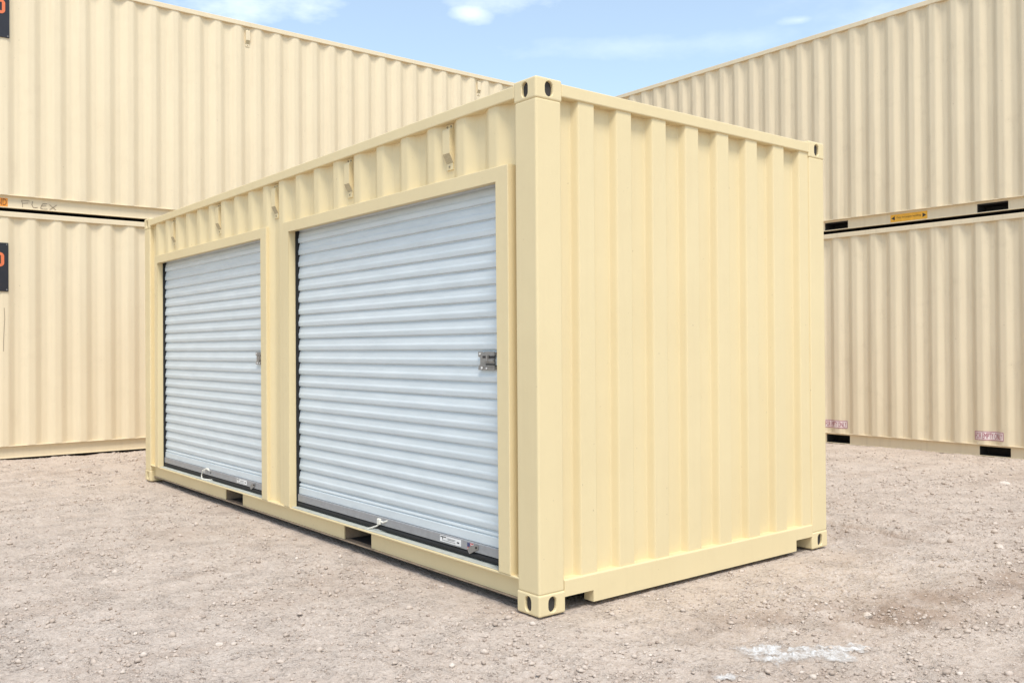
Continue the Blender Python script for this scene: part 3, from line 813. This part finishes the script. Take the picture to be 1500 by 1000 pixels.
def roller_door(i):
    o0, o1 = OPEN[i]; f0, f1 = FO[i]
    # frame: two jambs and a header of square tube, standing proud of the corrugation
    bm = bmesh.new(); poly = [(f0, 0.1645), (o0, 0.1645), (o0, ZTI), (o1, ZTI), (o1, 0.1645), (f1, 0.1645), (f1, ZTO), (f0, ZTO)]
    q1 = [bm.verts.new((-0.002, *p)) for p in poly]; q2 = [bm.verts.new((0.052, *p)) for p in poly]
    bm.faces.new(q1); bm.faces.new(q2[::-1])
    for k in range(8): bm.faces.new((q1[(k + 1) % 8], q1[k], q2[k], q2[(k + 1) % 8]))
    bmesh.ops.bevel(bm, geom=[e for e in bm.edges if e.verts[0].co.x < 0 and e.verts[1].co.x < 0], offset=0.004, segments=2, affect='EDGES', profile=0.5)
    MB().addbm(bm).build('door_frame', M_MAIN, MAIN)
    MB().box(0.012, 0.30, f0 + 0.01, f1 - 0.01, 0.1650, 0.1670, 0, 0.0006, 1).build('door_sill', M_SILL, MAIN)
    XC = 0.080
    mb = MB(); mb.box(XC + 0.010, XC + 0.016, f0 + 0.01, f1 - 0.01, 0.19, 2.30)
    mb.box(0.0535, XC + 0.002, o1 - 0.012, f1 - 0.012, 0.168, 2.20); mb.box(0.0535, XC + 0.002, f0 + 0.012, o0 + 0.004, 0.168, 2.20)
    mb.box(0.054, 0.30, f0 + 0.004, f1 - 0.004, 2.198, 2.205)
    door = mb.build('roller_door', M_RUBBER, MAIN); door['label'] = ('wide white roll-up door nearest the container corner', 'white roll-up door farther from the corner')[i]
    # curtain
    first = slat_mesh(o0 - 0.045, o1 + 0.012) ; first.parent = door
    ztop = 2.027 + 2 * SP + 0.0085
    n = 0; z = ztop
    while z - SP > 0.285:
        o = first if n == 0 else first.copy()
        if n: col.objects.link(o); o.parent = door
        o.location = (XC + random.uniform(-0.0008, 0.0008), 0, z); z -= SP; n += 1
    zb = z
    # seam strips near the foot of the curtain, bottom bar and rubber
    mb = MB(); x = XC
    prof = [(zb, 0.0), (zb - 0.006, 0.008), (zb - 0.016, 0.010), (zb - 0.021, 0.003), (zb - 0.024, 0.003), (zb - 0.028, 0.012), (0.2605, 0.0135), (0.256, 0.010)]
    if prof[-2][0] > zb - 0.03: prof = prof[:-2] + [(zb - 0.032, 0.0135), (zb - 0.036, 0.010)]
    prof += [(prof[-1][0], -0.004), (zb, -0.004)]
    mb.prism([(x - o_, z_) for z_, o_ in prof], 1, o0 - 0.045, o1 + 0.012); zz = min(p[0] for p in prof)
    mb.build('foot_rib', M_SLAT, door)
    MB().box(x - 0.022, x + 0.006, o0 - 0.04, o1 + 0.008, 0.2050, zz - 0.0005, 0, 0.003).build('bottom_bar', M_BAR, door)
    mb = MB(); mb.tube([(x - 0.008, o0 - 0.04, 0.186), (x - 0.008, o1 + 0.008, 0.186)], 0.0175, 14); mb.build('rubber_seal', M_RUBBER, door)
    # side latch: C shaped slide-bolt plate
    y0 = o0 + 0.100; y1 = y0 + 0.140
    mb = MB(); zc = 1.221; xl = XC - 0.018
    # outline in (y,z); y grows to the left in the picture
    poly = [(y0, zc + 0.048), (y0 + 0.085, zc + 0.048), (y0 + 0.090, zc + 0.040), (y0 + 0.098, zc + 0.040), (y0 + 0.102, zc + 0.048), (y1, zc + 0.048), (y1, zc + 0.022), (y1 - 0.018, zc + 0.018), (y1 - 0.018, zc - 0.018), (y1 - 0.004, zc - 0.028), (y1, zc - 0.048), (y0, zc - 0.048)]
    mb.prism(poly, 0, xl - 0.004, xl, 0)
    for (ya, yb, za, zb_, xo, mi) in ((y0, y0 + 0.10, zc + 0.014, zc + 0.026, 0.0055, 1), (y0, y0 + 0.075, zc - 0.006, zc + 0.010, 0.012, 0), (y0, y0 + 0.072, zc - 0.022, zc - 0.015, 0.0055, 1), (y0 + 0.045, y0 + 0.058, zc - 0.006, zc + 0.030, 0.017, 0), (y0, y1 - 0.03, zc - 0.030, zc - 0.025, 0.007, 0)):
        mb.box(xl - xo, xl - 0.001, ya, yb, za, zb_, mi, 0.0015 if mi == 0 else 0)
    mb.disc((xl - 0.004, y1 - 0.035, zc - 0.037), 0.0065, -0.005, (1, 0, 0), 10, 2); mb.disc((xl - 0.004, y1 - 0.075, zc - 0.039), 0.005, -0.004, (1, 0, 0), 10, 2)
    mb.disc((xl - 0.004, y1 - 0.018, zc + 0.036), 0.005, -0.004, (1, 0, 0), 10, 2)
    mb.box(xl, XC - 0.002, y0, y1 - 0.01, zc + 0.03, zc + 0.045); mb.box(xl, XC - 0.002, y0, y1 - 0.01, zc - 0.045, zc - 0.03)
    mb.build('slide_latch', [M_GALV, M_DARK, M_WHITE], door)
    cord(door, (1.585, 4.47)[i], i)
    # stickers on the bottom bar
    xb = XC - 0.0225; ly = (0.92, 3.845)[i]
    zt_ = 0.248; mb = MB(); mb.box(xb - 0.0012, xb + 0.001, ly - 0.20, ly, zt_ - 0.034, zt_)
    for a, b, c, d in ((0.006, 0.060, -0.004, -0.0085), (0.024, 0.030, -0.0085, -0.020), (0.075, 0.15, -0.009, -0.0105), (0.075, 0.14, -0.015, -0.0165), (0.02, 0.15, -0.024, -0.0255), (0.165, 0.186, -0.014, -0.021)):
        mb.box(xb - 0.0022, xb - 0.0008, ly - b, ly - a, zt_ + d, zt_ + c, 1)
    mb.build('maker_sticker', [M_WHITE, M_INK], door)
    if i == 0:
        fy = 0.658; mb = MB(); fw, fh = 0.054, 0.038; fz = zt_
        mb.box(xb - 0.0012, xb + 0.001, fy - fw, fy, fz - fh, fz, 0)
        for k in range(4): mb.box(xb - 0.0020, xb - 0.0008, fy - fw, fy, fz - fh * (2 * k + 1) / 7, fz - fh * 2 * k / 7, 1)
        mb.box(xb - 0.0028, xb - 0.0008, fy - fw * 0.44, fy, fz - fh * 4 / 7, fz + 0.0002, 2)
        mb.build('flag_sticker', [M_WHITE, M_FLAGR, M_FLAGB], door)
    # small pull tab bolted on the bar
    ty = (0.605, 3.52)[i]; mb = MB()
    mb.prism([(ty - 0.045, 0.246), (ty - 0.045, 0.225), (ty + 0.012, 0.198), (ty + 0.030, 0.190), (ty + 0.045, 0.205), (ty + 0.040, 0.222), (ty + 0.005, 0.240)], 0, xb - 0.006, xb - 0.002, 0)
    mb.disc((xb - 0.006, ty - 0.034, 0.234), 0.006, -0.006, (1, 0, 0), 8, 1)
    mb.build('foot_latch', [M_GALV, M_DARK], door)


roller_door(0); roller_door(1)

# ------------------------------------------------------------------ loose stones
ICO_V = None


def ico(sub):
    bm = bmesh.new(); bmesh.ops.create_icosphere(bm, subdivisions=sub, radius=1)
    v = np.array([q.co[:] for q in bm.verts]); f = np.array([[q.index for q in p.verts] for p in bm.faces]); bm.free(); return v, f


def in_footprint(x, y):
    a = (x > -0.01) & (x < 2.45) & (y > -0.01) & (y < 6.07)
    return a | (y > 8.72) | (x > 8.64)


def pebbles():
    V, Fc = ico(1); V = V; N = 62000
    r = 1.5 + (rng.random(N) ** 1.15) * 11.0; th = np.radians(38.7 + rng.uniform(-37, 37, N))
    x = CAM.x + r * np.sin(th); y = CAM.y + r * np.cos(th)
    cl = fbm(x * 1.3, y * 1.3, 3); keep = (~in_footprint(x, y)) & (rng.random(N) < np.clip(0.55 + 1.2 * cl, 0.12, 1))
    x, y = x[keep], y[keep]; n = len(x)
    s = np.clip(np.exp(rng.normal(math.log(0.0044), 0.52, n)), 0.002, 0.017)
    s *= 1 + 0.05 * np.hypot(x - CAM.x, y - CAM.y)
    # shapes: eight lumpy bases
    bases = []
    for k in range(10):
        b = V * (1 + rng.normal(0, 0.20, (len(V), 1))) * np.array([1.0, rng.uniform(0.6, 0.95), rng.uniform(0.4, 0.72)]); bases.append(b)
    bases = np.array(bases); idx = rng.integers(0, 10, n); P = bases[idx] * s[:, None, None]
    a = rng.uniform(0, 2 * np.pi, n); c, sn = np.cos(a)[:, None], np.sin(a)[:, None]
    X = P[:, :, 0] * c - P[:, :, 1] * sn; Y = P[:, :, 0] * sn + P[:, :, 1] * c; Z = P[:, :, 2]
    co = np.stack([X + x[:, None], Y + y[:, None], Z + (gz(x, y) + s * 0.28)[:, None]], -1).reshape(-1, 3)
    f = (Fc[None] + (np.arange(n) * len(V))[:, None, None]).reshape(-1, 3)
    me = bpy.data.meshes.new('pebbles'); me.vertices.add(len(co)); me.vertices.foreach_set('co', co.ravel())
    me.loops.add(f.size); me.loops.foreach_set('vertex_index', f.ravel().astype(np.int32)); me.polygons.add(len(f))
    me.polygons.foreach_set('loop_start', np.arange(0, f.size, 3, dtype=np.int32)); me.update(); me.validate()
    t = np.clip(rng.normal(0.42, 0.17, n), 0, 1); at = me.attributes.new('tint', 'FLOAT', 'POINT'); at.data.foreach_set('value', np.repeat(t, len(V)).astype(np.float32))
    me.materials.append(M_PEBBLE); o = link('pebbles', me); o['kind'] = 'stuff'; o['label'] = 'fine loose pebbles scattered over the limestone yard'; o['category'] = 'gravel'


pebbles()

STONES = [(1.205, -0.985, 0.030, 'largest loose stone, in the dark scuffed earth right of the white powder'),
          (0.915, -1.09, 0.017, 'small stone just above the right end of the white powder'),
          (0.80, -1.215, 0.018, 'small pale stone at the right tip of the white powder'),
          (0.775, -0.875, 0.017, 'small pale stone above the middle of the white powder'),
          (3.185, -0.740, 0.034, 'flat pale stone on the bare gravel at far right'),
          (6.28, 0.53, 0.045, 'pale stone near the FOR EMPTY ONLY marking of the right stack'),
          (-1.55, 1.02, 0.016, 'long dark-edged stone in the gravel at lower left corner'),
          (-1.32, 0.60, 0.018, 'rounded stone in the gravel at bottom left'),
          (-1.95, 2.25, 0.020, 'pale stone on the gravel at the left edge'),
          (2.62, -0.10, 0.016, 'pale stone beside the far bottom corner casting of the cream container')]


def stones():
    V, Fc = ico(3)
    for i, (x, y, s, lab) in enumerate(STONES):
        d = V.copy(); d *= np.array([1.0, rng.uniform(0.6, 0.85), rng.uniform(0.42, 0.6)])
        k = 1 + 0.35 * fbm(V[:, 0] * 1.1 + i * 9, V[:, 1] * 1.1 + V[:, 2] * 0.9, 3, 0.6); d *= k[:, None]
        # chip planes off for a broken look
        for _ in range(5):
            nrm = rng.normal(0, 1, 3); nrm /= np.linalg.norm(nrm); h = rng.uniform(0.45, 0.7)
            q = d @ nrm; d -= np.maximum(q - h, 0)[:, None] * nrm * 0.85
        a = rng.uniform(0, 6.28); R = np.array([[math.cos(a), -math.sin(a), 0], [math.sin(a), math.cos(a), 0], [0, 0, 1]])
        d = d @ R.T * s
        me = bpy.data.meshes.new('stone'); me.from_pydata(d.tolist(), [], Fc.tolist()); me.update()
        at = me.attributes.new('tint', 'FLOAT', 'POINT'); at.data.foreach_set('value', np.full(len(d), rng.uniform(0.6, 0.85), np.float32))
        me.materials.append(M_PEBBLE); o = link('stone', me); o.location = (x, y, float(gz(x, y)) - d[:, 2].min() * 0.55)
        o['label'] = lab; o['category'] = 'stone'; o['group'] = 'loose stones on the yard'


stones()


def powder():
    st = 0.008; xs = np.arange(-0.15, 1.0, st); ys = np.arange(-1.45, -0.7, st); X, Y = np.meshgrid(xs, ys)
    def blob(cx, cy, dx, dy, la, lb):
        n = math.hypot(dx, dy); dx, dy = dx / n, dy / n
        u = (X - cx) * dx + (Y - cy) * dy; v = -(X - cx) * dy + (Y - cy) * dx
        return 1 - np.sqrt((u / la) ** 2 + (v / lb) ** 2)
    m = np.maximum.reduce([blob(0.450, -0.935, 0.55, -0.3, 0.12, 0.075), blob(0.53, -1.08, 0.66, -0.42, 0.22, 0.085), blob(0.70, -1.125, 0.36, -0.30, 0.14, 0.06), blob(0.40, -1.04, 0.5, -0.35, 0.10, 0.055),
                           blob(0.60, -1.215, 0.2, -0.15, 0.07, 0.05), blob(0.10, -1.06, 0.5, -0.42, 0.12, 0.04) - 0.22])
    m = m + 0.22 + 0.7 * fbm(X * 8, Y * 8, 5, 0.66); k = m > 0.02
    Z = gz(X, Y) + 0.003 + 0.006 * np.clip(m, 0, 1)
    idx = -np.ones(X.shape, int); cell = k[:-1, :-1] & k[:-1, 1:] & k[1:, :-1] & k[1:, 1:]
    used = np.zeros(X.shape, bool); used[:-1, :-1] |= cell; used[:-1, 1:] |= cell; used[1:, :-1] |= cell; used[1:, 1:] |= cell
    idx[used] = np.arange(used.sum()); co = np.stack([X[used], Y[used], Z[used]], -1)
    f = np.stack([idx[:-1, :-1][cell], idx[:-1, 1:][cell], idx[1:, 1:][cell], idx[1:, :-1][cell]], -1)
    me = bpy.data.meshes.new('white_powder'); me.from_pydata(co.tolist(), [], f.tolist()); me.update()
    at = me.attributes.new('cover', 'FLOAT', 'POINT'); at.data.foreach_set('value', np.clip(m[used] * 0.66 - 0.03, 0, 0.44).astype(np.float32))
    me.materials.append(M_POWDER); o = link('white_powder', me); o['kind'] = 'stuff'; o['label'] = 'white lime powder spilled on the gravel at lower right'; o['category'] = 'powder'


powder()
